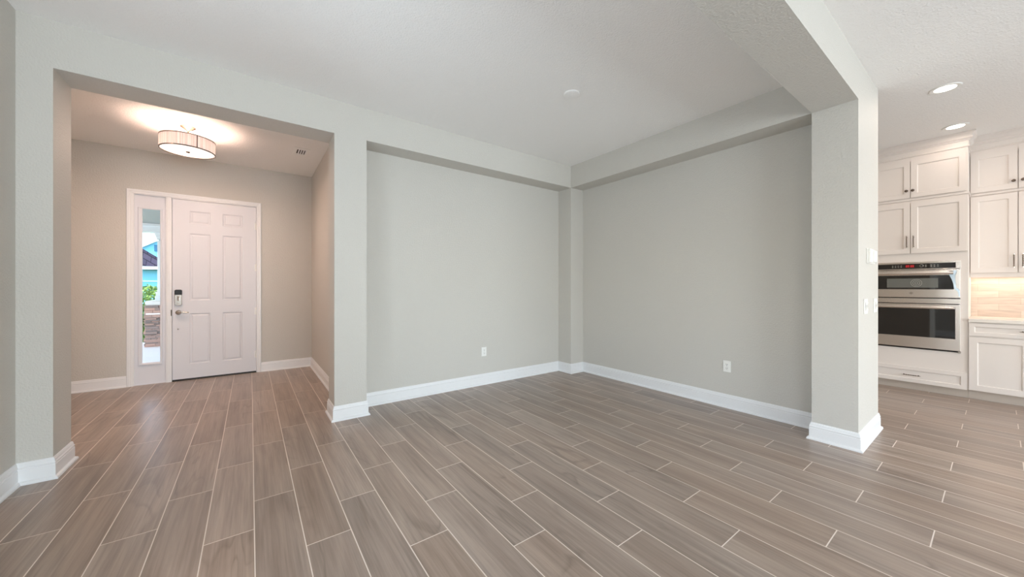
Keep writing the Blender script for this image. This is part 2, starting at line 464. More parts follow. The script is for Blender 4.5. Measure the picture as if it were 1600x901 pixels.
# rear sliding doors and the side window
def slider(n, x0, x1):
    r = struct(thing('door_%d' % n, (x0, RY-.06, 0)))
    f = MB(); W_ = x1-x0
    f.box(0, .06, -.05, .05, 0, 2.42); f.box(W_-.06, W_, -.05, .05, 0, 2.42); f.box(.06, W_-.06, -.05, .05, 2.36, 2.42); f.box(.06, W_-.06, -.05, .05, 0, .05)
    f.box(W_/2-.05, W_/2+.05, -.04, .04, .05, 2.36)
    f.build('door_frame', M['trim'], r, bevel=.003)
    MB().box(.06, W_/2-.05, -.004, .004, .05, 2.36).build('pane', M['glass'], r)
    MB().box(W_/2+.05, W_-.06, -.004, .004, .05, 2.36).build('pane', M['glass'], r)
slider(2, -.95, 2.05); slider(3, 3.1, 6.1)
def added_window(n, x, y, z, wy, hz):
    r = struct(thing('window_%d' % n, (x, y, z)))
    MB().box(-.05, .05, 0, .05, 0, hz).box(-.05, .05, wy-.05, wy, 0, hz).box(-.05, .05, .05, wy-.05, hz-.05, hz).box(-.05, .05, .05, wy-.05, 0, .05).box(-.03, .03, wy/2-.02, wy/2+.02, .05, hz-.05).build('window_frame', M['trim'], r)
    MB().box(-.004, .004, .05, wy/2-.02, .05, hz-.05).build('pane', M['glass'], r); MB().box(-.004, .004, wy/2+.02, wy-.05, .05, hz-.05).build('pane', M['glass'], r)
added_window(3, XL-.06, -3.8, .5, 2.4, 1.9); added_window(4, XL-.06, .95, .6, 1.3, 1.7)  # unseen left-wall windows, added to let fill light in
r = struct(thing('window_2', (RX+.06, -4.2, .65)))
MB().box(-.05, .05, 0, .05, 0, 1.7).box(-.05, .05, 2.15, 2.2, 0, 1.7).box(-.05, .05, .05, 2.15, 1.65, 1.7).box(-.05, .05, .05, 2.15, 0, .05).box(-.03, .03, 1.08, 1.12, .05, 1.65).build('window_frame', M['trim'], r)
MB().box(-.004, .004, .05, 1.08, .05, 1.65).build('pane', M['glass'], r); MB().box(-.004, .004, 1.12, 2.15, .05, 1.65).build('pane', M['glass'], r)

# baseboards: one mitred run on each side of the foyer opening
BP = [(0, 0), (.0295, 0), (.0295, .008), (.026, .016), (.0185, .0205), (.0150, .0225), (.0150, .094), (.0125, .0965), (.0125, .103), (.0150, .106), (.0150, .111),
      (.0115, .115), (.0098, .123), (.0098, .128), (.0075, .132), (.0055, .139), (0, .141)]
BP_SC = [(a, z) for a, z in BP]
run1 = [(XL, RY), (XL, YA), (OL, YA), (OL, YJ), (FXL, YJ), (FXL, YD), (-1.2705, YD)]
sweep(run1, BP_SC, [('baseboard_left', 0, 1), ('baseboard_jamb', 1, 3), ('baseboard_foyer_back', 3, 4), ('baseboard_foyer_left', 4, 5), ('baseboard_door_left', 5, 6)], M['trim'], side=-1)
run2 = [(.1305, YD), (FXR, YD), (FXR, YJ), (OR_, YJ), (OR_, YA), (NL, YA), (NL, YN), (XP, YN), (XP, YA), (XN, YA), (XN, Y2), (XP, Y2), (XP, Y1), (XE, Y1), (XE, KY), (RX, KY), (RX, 1.083)]
sweep(run2, BP_SC, [('baseboard_door_right', 0, 1), ('baseboard_foyer_right', 1, 2), ('baseboard_wall_end', 2, 6), ('baseboard_back', 6, 7),
                 ('baseboard_column', 7, 9), ('baseboard_right', 9, 10), ('baseboard_partition', 10, 13), ('baseboard_kitchen', 13, 16)], M['trim'], side=-1)

# ------------------------------------------------------------------ front door unit
# casing round the whole unit + post between sidelite and door
cp = [(0, 0), (.012, 0), (.018, .006), (.018, .024), (.014, .030), (.014, .046), (.010, .052), (.010, .0585), (0, .0585)]
mb = MB()
path = [(-1.2705, 0), (-1.2705, 2.524), (.1305, 2.524), (.1305, 0)]
corners = [((-1.2705, 0), (1, 0)), ((-1.2705, 2.524), (1, -1)), ((.1305, 2.524), (-1, -1)), ((.1305, 0), (-1, 0))]
rings = []
for (x, z), (dx, dz) in corners:
    rings.append([mb.b.verts.new((x+dx*q, YD-p, z+dz*q)) for p, q in cp])
k = len(cp)
for A, B in zip(rings, rings[1:]):
    for q in range(k): mb.b.faces.new((A[q], B[q], B[(q+1) % k], A[(q+1) % k]))
mb.b.faces.new(rings[0]); mb.b.faces.new(rings[-1])
struct(mb.build('trim_2', M['trim']), 'white moulded casing around the front door and sidelite')
mb = MB()
mb.box(-.906, -.8495, YD-.006, YD+.12, 0, 2.4655)            # mullion post
mb.box(-.893, -.863, YD-.012, YD-.006, 0, 2.4655)
mb.box(-1.212, -.906, YD+.02, YD+.12, 2.4655, 2.474).box(-1.2215, -1.2045, YD+.0, YD+.12, 0, 2.474)
mb.box(.0700, .0840, YD+.0, YD+.12, 0, 2.474).box(-.8495, .070, YD+.0, YD+.12, 2.4585, 2.474)
mb.box(-.8495, -.835, YD+.048, YD+.12, 0, 2.4585).box(.055, .070, YD+.048, YD+.12, 0, 2.4585).box(-.835, .055, YD+.048, YD+.12, 2.44, 2.4585)
struct(mb.build('trim_3', M['trim'], bevel=.0015), 'white door jambs and post between door and sidelite')

door = struct(thing('door_1', (-.8475, YD, 0), None))
door['label'] = 'white six panel front door with keypad lock'
X0 = -.8475
prof6 = [(0, 0), (.004, .003), (.010, .0085), (.020, .0095), (.030, .0045), (.036, .0030), (.040, .003)]
pan = []
for a, c in ((-.674, -.454), (-.322, -.095)):
    for z0, z1 in ((.215, .908), (1.088, 2.003), (2.137, 2.312)):
        pan.append((a-X0, c-X0, z0, z1))
slab = panel_slab('door_slab', M['door'], door, .002, .9135, .022, 2.4545, .044, pan, prof6, yf=.004)
MB().box(0, .9155, -.004, .10, 0, .0125).build('threshold', M['threshold'], door)
MB().box(.004, .911, .006, .040, .0125, .0235).build('door_sweep', M['black'], door)
def lx(x): return x-X0
for z in (2.172, 1.557, .912, .270):
    h = MB(); h.lathe([(.0062, -.05), (.0062, .05)], (lx(.0685), -.004, z), n=12)
    h.lathe([(0.001, .05), (.005, .052), (.004, .058), (0.001, .06)], (lx(.0685), -.004, z), n=12)
    h.box(lx(.0685)-.018, lx(.0685), .0005, .0035, z-.05, z+.05)
    h.build('hinge', M['plastic'], door, smooth=True)
lk = MB(); cx = lx(-.784)
lk.prism([(cx-.036, 1.032), (cx-.02, 1.022), (cx+.02, 1.022), (cx+.036, 1.032), (cx+.036, 1.168), (cx-.036, 1.168)], -.030, .004)
lock = lk.build('keypad_deadbolt', M['nickel'], door, bevel=.004)
MB().prism([(cx-.037, 1.165), (cx+.037, 1.165), (cx+.037, 1.222), (cx+.026, 1.234), (cx-.026, 1.234), (cx-.037, 1.222)], -.034, .004).build('battery_cover', M['black'], lock, bevel=.004)
MB().box(cx-.010, cx+.012, -.042, -.030, 1.085, 1.145).build('thumb_turn', M['chrome'], lock, bevel=.003)
for q in (-.014, 0, .014): MB().lathe([(.0045, -.033), (.0045, -.030)], (cx+q, 0, 1.046), axis='Y', n=12).build('button', M['icon'], lock)
hd = MB(); hd.lathe([(.032, .004), (.032, -.004), (.027, -.010), (.012, -.013), (.011, -.045), (.006, -.048)], (cx, 0, .926), axis='Y', n=28)
handle = hd.build('door_handle', M['nickel'], door, smooth=True)
MB().tube([(cx, -.045, .926), (cx+.02, -.050, .930), (cx+.05, -.050, .928), (cx+.08, -.048, .921), (cx+.10, -.044, .925), (cx+.108, -.042, .928)], [.012, .012, .010, .0095, .009, .006]).build('lever', M['nickel'], handle, smooth=True)
MB().lathe([(.010, .004), (.010, -.001), (.006, -.003)], (lx(-.787), 0, .705), axis='Y', n=16).build('bore_cap', M['nickel'], door, smooth=True)
MB().box(lx(-.860), lx(-.8485), -.0085, -.0055, .885, .965).build('strike_plate', M['dark_nickel'], door)

win = struct(thing('window_1', (-1.2045, YD, 0)))
win['label'] = 'tall narrow sidelite pane beside the front door'
u = lambda x: x+1.2045
panel_rect = (u(-1.172), u(-.943), .250, 2.306)
# side panel with an opening for the lite
mb = MB(); yf = .030; t = .045
for a, c, z0, z1 in ((0, u(-1.150), .012, 2.4655), (u(-.962), u(-.906), .012, 2.4655), (u(-1.150), u(-.962), .012, .27), (u(-1.150), u(-.962), 2.296, 2.4655)):
    mb.box(a, c, yf, yf+t, z0, z1)
mb.box(0, u(-.906), .012, yf+.01, 0, .012)
mb.build('panel', M['door'], win)
mb = MB()
fa, fb, fc, fd = panel_rect; ia, ib, ic, id_ = u(-1.133), u(-.964), .282, 2.289
fp = [(0, .030), (0, .018), (.006, .012), (.016, .012), (.022, .016), (None, .022), (None, .034)]
rings = []
for ins, y in fp:
    if ins is None: q = (ia, ib, ic, id_)
    else: q = (fa+ins, fb-ins, fc+ins, fd-ins)
    rings.append([mb.b.verts.new((q[i], y, q[j])) for i, j in ((0, 2), (1, 2), (1, 3), (0, 3))])
for A, B in zip(rings, rings[1:]):
    for i in range(4): mb.b.faces.new((A[i], A[(i+1) % 4], B[(i+1) % 4], B[i]))
mb.build('window_frame', M['door'], win, recalc=True)
MB().box(ia-.008, ib+.008, .040, .046, ic-.008, id_+.008).build('pane', M['glass'], win)

# ------------------------------------------------------------------ foyer drum lamp
LX, LY = -.558, 5.31
lamp = thing('ceiling_lamp', (LX, LY, CH), 'round drum ceiling lamp with pleated pale fabric shade in the foyer', 'ceiling lamp')
MB().lathe([(.068, 0), (.068, -.008), (.055, -.016), (.020, -.040), (.010, -.052), (.0065, -.060), (.0065, -.150), (.0001, -.150)], (0, 0, 0)).build('canopy', M['dark_nickel'], lamp, smooth=True)
R0, ZB, ZT = .233, -.272, -.140
sh = MB(); nn = 120
def rr(i): return R0+(.0012 if i % 2 else -.0012)
Ra, Rb = [], []
for rad in (0, -.004):
    ra = [sh.b.verts.new(((rr(i)+rad)*math.cos(2*PI*i/nn), (rr(i)+rad)*math.sin(2*PI*i/nn), ZB)) for i in range(nn)]
    rb = [sh.b.verts.new(((rr(i)+rad)*math.cos(2*PI*i/nn), (rr(i)+rad)*math.sin(2*PI*i/nn), ZT)) for i in range(nn)]
    Ra.append(ra); Rb.append(rb)
for i in range(nn):
    j = (i+1) % nn
    sh.b.faces.new((Ra[0][i], Ra[0][j], Rb[0][j], Rb[0][i])); sh.b.faces.new((Ra[1][i], Ra[1][j], Rb[1][j], Rb[1][i]))
    sh.b.faces.new((Ra[0][i], Ra[0][j], Ra[1][j], Ra[1][i])); sh.b.faces.new((Rb[0][i], Rb[0][j], Rb[1][j], Rb[1][i]))
shade = sh.build('lamp_shade', M['shade'], lamp)
for z in (ZB, ZT):
    MB().lathe([(R0-.006, z-.0045), (R0+.0035, z-.0045), (R0+.0035, z+.0045), (R0-.006, z+.0045)], closed=True, n=64).build('rim', M['dark_nickel'], shade)
ang = math.radians(-66)
MB().box(-.0035, .0035, -.0016, .0016, ZB, ZT).build('seam', M['dark_nickel'], shade)
sm = shade.children[-1]; sm.location = ((R0+.0028)*math.cos(ang), (R0+.0028)*math.sin(ang), 0); sm.rotation_euler = (0, 0, ang+PI/2)
MB().lathe([(R0-.007, ZB+.006), (.15, ZB-.001), (.0001, ZB-.003), (.0001, ZB+.001), (.15, ZB+.003), (R0-.007, ZB+.009)], n=48).build('diffuser', M['diffuser'], lamp, smooth=True)
MB().lathe([(.0001, ZB-.018), (.010, ZB-.016), (.018, ZB-.009), (.020, ZB-.004), (.0001, ZB-.003)], n=24).build('finial', M['dark_nickel'], lamp, smooth=True)
light('lamp_bulb', 'POINT', (LX, LY, CH-.225), 17, WARM, radius=.04)
light('foyer_fill', 'AREA', (-1.62, 4.55, CH-.02), 9, WARM, size=.14, shape='DISK')  # added out of view to brighten the foyer, no fixture
light('lamp_glow', 'AREA', (LX, LY, CH-.282), 18, WARM, size=.40, shape='DISK')

# supply-air vent in the foyer ceiling
vent = thing('ceiling_vent', (.535, 5.40, CH), 'small square white air vent with dark slots in the foyer ceiling', 'air vent')
VW, VL, IW, IL = .180, .30, .100, .175
mb = MB()
mb.box(-VW/2, -IW/2, -VL/2, VL/2, -.008, 0).box(IW/2, VW/2, -VL/2, VL/2, -.008, 0).box(-IW/2, IW/2, -VL/2, -IL/2, -.008, 0).box(-IW/2, IW/2, IL/2, VL/2, -.008, 0)
mb.build('frame', M['ceiling'], vent, bevel=.002)
MB().box(-IW/2, IW/2, -IL/2, IL/2, -.0015, 0).build('duct', M['vent_dark'], vent)
for q in range(4):
    x = -IW/2+.016+q*.026
    MB().box(-.0075, .0075, -IL/2, IL/2, -.001, .001, rot=Matrix.Rotation(math.radians(28), 3, 'Y')).build('slat', M['trim'], vent).location = (x+.006, 0, -.006)

# blank cover plate on dining ceiling
pl = MB().lathe([(.073, 0), (.073, -.005), (.069, -.010), (.060, -.012), (.0001, -.013)], (0, 0, 0), n=40).build('ceiling_cover_plate', M['ceiling'], smooth=True)
pl.location = (2.378, 2.318, CH); tag(pl, 'round flat white cover disc on the dining room ceiling', 'cover plate')

# recessed downlights over the kitchen
def downlight(x, y, label, watt):
    d = thing('recessed_light', (x, y, CH), label, 'recessed light', 'recessed kitchen downlights')
    MB().lathe([(.067, -.0005), (.067, -.004), (.080, -.007), (.094, -.006), (.098, 0)], n=40).build('trim_ring', M['plastic'], d, smooth=True)
    MB().lathe([(.067, 0), (.067, -.003), (.0001, -.0035)], n=32).build('lens', M['lens'], d, smooth=True)
    light('downlight_lamp', 'AREA', (x, y, CH-.010), watt, (1.0, .82, .70), size=.12, shape='DISK')
downlight(4.995, .284, 'bright round recessed light nearer the grey pillar', 4)
downlight(6.275, .285, 'bright round recessed light nearer the cabinet crown', 1.7)
light('kitchen_fill', 'AREA', (5.6, -1.2, CH-.02), 20, (1.0, .80, .67), size=.14, shape='DISK')  # these unseen ceiling lights are added to brighten and warm the kitchen side
light('kitchen_fill', 'AREA', (3.3, -1.5, CH-.02), 11, (1.0, .80, .67), size=.14, shape='DISK')
light('kitchen_fill', 'AREA', (5.9, 2.0, CH-.02), 6, (1.0, .80, .67), size=.14, shape='DISK')

# ------------------------------------------------------------------ outlets and switches
def outlet(loc, rotz, label):
    o = thing('wall_outlet', loc, label, 'outlet', None, rotz)
    MB().box(-.0375, .0375, -.006, 0, -.059, .059).build('cover_plate', M['plastic'], o, bevel=.003)
    for s in (-1, 1):
        r = MB().box(-.0165, .0165, -.0085, -.004, s*.0205-.0145, s*.0205+.0145).build('socket', M['plastic'], o, bevel=.004, seg=3)
        MB().box(-.0080, -.0055, -.0090, -.0080, s*.0205-.003, s*.0205+.008).box(.0055, .0080, -.0090, -.0080, s*.0205-.002, s*.0205+.007).lathe([(.0028, -.0090), (.0028, -.0080)], (0, 0, s*.0205-.0085), axis='Y', n=10).build('slots', M['slot'], r)
    MB().lathe([(.003, -.0075), (.003, -.005)], axis='Y', n=10).build('screw', M['icon'], o)
outlet((2.460, YN, .427), 0, 'white duplex outlet on the back niche wall, left of the corner column')
outlet((XN, 1.696, .434), -PI/2, 'white duplex outlet low on the darker right wall')
def switch(x, z, wdt, keys, label, group=None, kw=.033, kd=.006):
    o = thing('light_switch', (x, Y1, z), label, 'light switch', group)
    MB().box(-wdt/2, wdt/2, -.007, 0, -.061, .061).build('cover_plate', M['plastic'], o, bevel=.003)
    for q in keys:
        MB().prism([(-.007, -.034), (-.007-kd, -.034), (-.007-kd*.3, .0), (-.007-kd, .034), (-.007, .034)], q-kw/2, q+kw/2, axis=0).build('rocker', M['plastic'], o, bevel=.001)
switch(4.033, 1.113, .118, (-.023, .023), 'white two rocker switch on pillar side, lower one nearer the dining room')
switch(4.405, 1.110, .118, (-.023, .023), 'white two rocker switch on pillar edge beside the oven cabinet, lower')
kp = thing('wall_control', (4.222, Y1, 1.528), 'white wall control above the two switches on the pillar side', 'wall control')
MB().box(-.155, .155, -.008, 0, -.061, .061).build('back_plate', M['plastic'], kp, bevel=.003)
MB().box(-.150, -.050, -.026, -.008, -.056, .056).build('control_module', M['plastic'], kp, bevel=.004)
MB().box(.050, .145, -.022, -.008, -.046, .052).build('control_module', M['plastic'], kp, bevel=.004)

# ------------------------------------------------------------------ kitchen cabinets (local: u to the right along the front, -y towards the room)
SH = [(0, 0), (.004, .0015), (.008, .0085), (.010, .009), (.012, .009)]
def cabinet(name, xf, ystart, label, group):
    return thing(name, (xf, ystart, 0), label, 'cabinet', group, -PI/2)
def cab_door(par, u0, u1, z0, z1, st=.052, name='cabinet_door'):
    return panel_slab(name, M['cab'], par, u0, u1, z0, z1, .019, [(u0+st, u1-st, z0+st, z1-st)], SH, yf=-.020)
def knob(par, uu, z):
    MB().lathe([(.008, -.0195), (.008, -.0225), (.005, -.025), (.005, -.034), (.013, -.038), (.016, -.043), (.014, -.049), (.006, -.0525), (.0001, -.053)], (uu, 0, z), axis='Y', n=20).build('knob', M['dark_nickel'], par, smooth=True)
def pull(par, uu, z, L=.145, horiz=False):
    b = MB(); y = -.046; pts = []
    def P(s, y_): return (uu+s, y_, z) if horiz else (uu, y_, z+s)
    n = 25; rad = []
    for i in range(n):
        s = -L/2+L*i/(n-1); pts.append(P(s, y)); rad.append(.0048+.0016*math.cos(i*PI*.66) if 3 < i < n-4 else .0042)
    b.tube(pts, rad, n=10)
    for s in (-L*.40, L*.40): b.tube([P(s, -.0195), P(s, -.030), P(s, y)], [.007, .0045, .0045], n=10)
    h = b.build('handle', M['dark_nickel'], par, smooth=True)
    for s in (-L/2, L/2):
        MB().tube([P(s-.006, y), P(s-.003, y), P(s+.003, y), P(s+.006, y)], [.004, .0068, .0068, .004], n=10).build('handle_tip', M['chrome'], h, smooth=True)

XT, YT = 6.600, .209        # tower face and its right-hand side
TWD = .874
# local frame starts at the LEFT end seen from the room: y = ystart - u
Yst = YT+TWD
uy = lambda y: Yst-y
tow = cabinet('oven_cabinet', XT, Yst, 'tall white oven cabinet with doors above and a drawer below the ovens', 'white kitchen cabinets')
OU0, OU1, OZ0, OZ1 = uy(1.032), uy(.260), .512, 1.578
mb = MB()
mb.box(0, .019, 0, .645, .10, 2.335).box(TWD-.019, TWD, 0, .645, .10, 2.335)          # sides
mb.box(.019, OU0+.01, 0, .02, .10, 2.335).box(OU1-.01, TWD-.019, 0, .02, .10, 2.335)
mb.box(OU0+.01, OU1-.01, 0, .02, .10, OZ0+.01).box(OU0+.01, OU1-.01, 0, .02, OZ1-.01, 2.335)
mb.box(.019, TWD-.019, .02, .64, 2.315, 2.335).box(.019, TWD-.019, .02, .64, .475, .495).box(.019, TWD-.019, .02, .64, 1.60, 1.62)
mb.box(.019, TWD-.019, .63, .645, .10, 2.3)
mb.build('body', M['cab'], tow)
MB().box(0, TWD, .035, .60, 0, .10).build('toe_kick', M['toe'], tow)
mid = uy(.6485)
d = cab_door(tow, .010, mid-.003, 1.685, 2.307); pull(d, mid-.030, 1.826)
d = cab_door(tow, mid+.003, TWD-.010, 1.685, 2.307); pull(d, mid+.026, 1.826)
d = cab_door(tow, .010, TWD-.008, .096, .288, st=.042, name='drawer_front'); pull(d, uy(.643), .186, .15, True)

up = cabinet('upper_cabinet', XT, Yst, 'white two door cabinet at the ceiling above the oven cabinet, with round knobs', 'white kitchen cabinets')
MB().box(0, TWD, 0, .645, 2.337, CH).build('body', M['cab'], up)
MB().box(0, TWD+.010, -.010, .0, 2.337, 2.362).box(TWD, TWD+.010, 0, .30, 2.337, 2.362).build('ledge', M['cab'], up, bevel=.003)
d = cab_door(up, .010, mid-.003, 2.372, 2.822, .050); knob(d, uy(.681), 2.458)
d = cab_door(up, mid+.003, TWD-.012, 2.372, 2.822, .050); knob(d, uy(.628), 2.457)

XU = 6.930; UW = .668
uo = lambda y: YT-y
wc = cabinet('wall_cabinet', XU, YT-.001, 'white tall two door wall cabinet above the backsplash with bar pulls', 'white kitchen cabinets')
MB().box(0, UW, 0, .319, 1.400, 2.338).build('body', M['cab'], wc)
MB().box(.001, UW, -.001, .018, 1.383, 1.400).build('light_rail', M['cab'], wc)
m2 = uo(-.1245)
d = cab_door(wc, .006, m2-.003, 1.437, 2.330, .056); pull(d, m2-.028, 1.566)
d = cab_door(wc, m2+.003, UW-.006, 1.437, 2.330, .056); pull(d, m2+.030, 1.566)
wc2 = cabinet('upper_cabinet', XU, YT-.001, 'white two door cabinet at the ceiling above the right wall cabinet', 'white kitchen cabinets')
MB().box(0, UW, 0, .319, 2.340, CH).build('body', M['cab'], wc2)
MB().box(.012, UW, -.012, 0, 2.345, 2.366).build('ledge', M['cab'], wc2, bevel=.003)
d = cab_door(wc2, .006, m2-.003, 2.378, 2.826, .056); knob(d, m2-.030, 2.462)
d = cab_door(wc2, m2+.003, UW-.006, 2.378, 2.826, .056); knob(d, m2+.032, 2.462)

CWD = .830
bc = cabinet('base_cabinet', XT+.002, YT-.001, 'white base cabinet with a wide drawer under the pale countertop', 'white kitchen cabinets')
MB().box(0, CWD, 0, .645, .10, .874).build('body', M['cab'], bc)
MB().box(0, CWD, .033, .60, 0, .10).build('toe_kick', M['toe'], bc)
d = cab_door(bc, .005, CWD-.005, .722, .862, .036, name='drawer_front'); pull(d, uo(-.207), .795, .15, True)
mm_ = CWD/2
cab_door(bc, .005, mm_-.002, .106, .706, .056); cab_door(bc, mm_+.002, CWD-.005, .106, .706, .056)
ct = MB().box(XT-.028, RX-.002, YT-.836, YT-.001, .875, .912).build('countertop', M['counter'], bevel=.003)
tag(ct, 'pale quartz countertop slab beside the oven cabinet', 'countertop')
bs = MB().box(RX-.010, RX-.0005, YT-.836, YT-.001, .9125, 1.3995).build('backsplash', M['splash']); struct(bs, 'warm lit pale stone tile backsplash above the countertop')
light('under_cabinet_strip', 'AREA', (XU+.20, YT-.33, 1.396), 1.7, (1.0, .79, .60), size=.06, sy=.62)

# crown moulding over both
cr = [(0, 2.872), (.010, 2.874), (.013, 2.880), (.010, 2.888), (.003, 2.892), (.003, 2.944), (.014, 2.947), (.016, 2.956), (.024, 2.962), (.034, 2.970), (.034, 2.984),
      (.026, 2.986), (.029, 2.996), (.038, 3.012), (.052, 3.022), (.058, 3.026), (.058, 3.034), (.056, 3.036), (.056, CH), (0, CH)]
o = sweep([(XT, Yst), (XT, YT), (XU, YT), (XU, YT-UW)], cr, [('crown_molding', 0, 3)], M['cab'], side=-1, kind=None)[0]
tag(o, 'white stepped crown moulding along the cabinet tops at the ceiling', 'crown moulding')

# ------------------------------------------------------------------ double oven
ov = thing('double_oven', (XT, Yst, OZ0), 'stainless steel microwave and wall oven combination built into the white cabinet', 'oven', None, -PI/2)
Z = lambda z: z-OZ0
a, c = OU0, OU1
MB().box(a+.015, c-.015, .0, .55, Z(.53), Z(1.565)).build('body', M['black'], ov)
MB().box(a, c, -.012, -.0005, Z(1.556), Z(1.578)).box(a, a+.036, -.012, -.0005, Z(1.488), Z(1.556)).box(c-.038, c, -.012, -.0005, Z(1.488), Z(1.556)).box(a, c, -.012, -.0005, Z(1.484), Z(1.4935)).build('control_trim', M['steel'], ov, bevel=.0015)
cp_ = MB().box(a+.036, c-.038, -.0115, -.0005, Z(1.4935), Z(1.556)).build('control_panel', M['black_glass'], ov)
seg = {'0': 'abcdef', '1': 'bc', '2': 'abged', '8': 'abcdefg'}
# lit red display: two blurred digit pairs
ds = MB().box(uy(.694), uy(.612), -.0122, -.0115, Z(1.508), Z(1.546)).build('display', mat('display_red_glass', srgb(70, 12, 14), .3), cp_)
dg = MB()
for i, q in enumerate((.686, .670, .648, .632)):
    x = uy(q); z = Z(1.527)
    for (x0, x1, z0, z1) in ((0, .009, .010, .0125), (0, .009, -.0125, -.010), (0, .009, -.0012, .0012), (0, .002, 0, .0125), (.007, .009, 0, .0125), (.007, .009, -.0125, 0), (0, .002, -.0125, 0)):
        dg.box(x+x0, x+x1, -.0128, -.0122, z+z0, z+z1)
dg.build('digits', M['red'], ds)
for qs in ((.800, .775, .752), (.727,), (.525,), (.482, .457, .430)):
    ic = MB()
    for q in qs:
        for dz in (.009, -.008): ic.box(uy(q)-.0055, uy(q)+.0055, -.0122, -.0115, Z(1.525)+dz-.0026, Z(1.525)+dz+.0026)
    ic.build('key_marks', M['icon'], cp_)
MB().lathe([(.016, -.0115), (.016, -.017), (.013, -.018), (.012, -.0165), (.0001, -.0165)], (uy(.558), 0, Z(1.528)), axis='Y', n=28).build('dial', M['chrome'], cp_, smooth=True)
MB().lathe([(.0115, -.0168), (.0115, -.0174), (.0001, -.0175)], (uy(.558), 0, Z(1.528)), axis='Y', n=24).build('dial_face', M['black'], cp_, smooth=True)

def bar_handle(par, z0, z1, ua, ub):
    zc = (z0+z1)/2; h = (z1-z0)/2
    pr_ = [(-.052, -h*.75), (-.058, -h*.2), (-.058, h*.3), (-.052, h), (-.044, h), (-.040, h*.4), (-.040, -h*.5), (-.044, -h*.75)]
    hb = MB().prism([(y, zc+q) for y, q in pr_], ua, ub, axis=0).build('handle', M['steel'], par, bevel=.002)
    for q0, q1 in ((ua, ua+.03), (ub-.03, ub)):
        MB().prism([(-.020, zc-h*1.3), (-.056, zc-h*.7), (-.058, zc+h*.9), (-.020, zc+h*1.1)], q0, q1, axis=0).build('handle_bracket', M['chrome'], hb, bevel=.004)
# upper (microwave) door
md = MB().box(a+.004, c-.004, -.022, -.001, Z(1.142), Z(1.478)).build('oven_door', M['steel'], ov, bevel=.003)
gl = MB().box(a+.045, c-.052, -.0235, -.0215, Z(1.242), Z(1.412)).build('door_glass', M['black_glass'], md, bevel=.0006)
MB().box(uy(.850), uy(.428), -.0243, -.0234, Z(1.262), Z(1.376)).build('window_screen', M['oven_window'], gl)
b_ = MB()
for k_, rd in enumerate((.012, .028, .044)): b_.lathe([(rd, -.0243), (rd, -.0250), (rd+.0022, -.0250), (rd+.0022, -.0243)], (uy(.600), 0, Z(1.319)), axis='Y', n=36, closed=True)
b_.build('turntable_rings', M['icon'], gl)
bar_handle(md, Z(1.413), Z(1.459), a+.02, c-.052)
MB().lathe([(.0115, -.022), (.0115, -.0235), (.0001, -.0238)], (uy(.643), 0, Z(1.196)), axis='Y', n=24).lathe([(.0145, -.022), (.0145, -.0240), (.0165, -.0240), (.0165, -.022)], (uy(.643), 0, Z(1.196)), axis='Y', n=28, closed=True).build('emblem', M['nickel'], md, smooth=True)
# bluish protective film curling off the right end of the upper door
fm = MB(); cols = [(1.462, .318, .288, -.046), (1.440, .345, .292, -.052), (1.405, .342, .300, -.040), (1.360, .326, .300, -.030), (1.310, .315, .296, -.027), (1.262, .311, .292, -.025),
                   (1.246, .306, .276, -.026), (1.225, .284, .268, -.030), (1.195, .276, .266, -.028), (1.160, .274, .266, -.0245)]
A_, B_, A2, B2 = [], [], [], []
for z, yl, yr, yy in cols:
    A_.append(fm.b.verts.new((uy(yl), yy-.004, Z(z)))); B_.append(fm.b.verts.new((uy(yr), yy, Z(z))))
    A2.append(fm.b.verts.new((uy(yl), yy-.003, Z(z)))); B2.append(fm.b.verts.new((uy(yr), yy+.001, Z(z))))
for i in range(len(cols)-1):
    fm.b.faces.new((A_[i], B_[i], B_[i+1], A_[i+1])); fm.b.faces.new((A2[i], B2[i], B2[i+1], A2[i+1]))
    fm.b.faces.new((A_[i], A_[i+1], A2[i+1], A2[i])); fm.b.faces.new((B_[i], B_[i+1], B2[i+1], B2[i]))
fm.b.faces.new((A_[0], B_[0], B2[0], A2[0])); fm.b.faces.new((A_[-1], B_[-1], B2[-1], A2[-1]))
fm.build('protective_film', M['film'], md, smooth=True)
# middle strip
MB().box(a+.002, c-.002, -.016, -.001, Z(1.072), Z(1.132)).build('middle_trim', M['steel'], ov, bevel=.002)
MB().box(c-.085, c-.004, -.018, -.001, Z(1.1335), Z(1.1405)).build('hinge_slot', M['black'], ov)
# lower door
ld = MB().box(a+.004, c-.004, -.022, -.001, Z(.530), Z(1.064)).build('oven_door', M['steel'], ov, bevel=.003)
MB().box(a+.040, c-.040, -.0235, -.0215, Z(.665), Z(1.030)).build('door_glass', M['black_glass'], ld, bevel=.0006)
bar_handle(ld, Z(1.006), Z(1.042), a+.04, c-.042)
MB().box(a+.002, c-.004, -.010, -.001, Z(.513), Z(.529)).build('vent_gap', M['black'], ov)
MB().box(c-.022, c, -.016, -.001, Z(.508), Z(.526)).build('foot_bracket', M['nickel'], ov)
MB().box(a, a+.022, -.016, -.001, Z(.508), Z(.526)).build('foot_bracket', M['nickel'], ov)

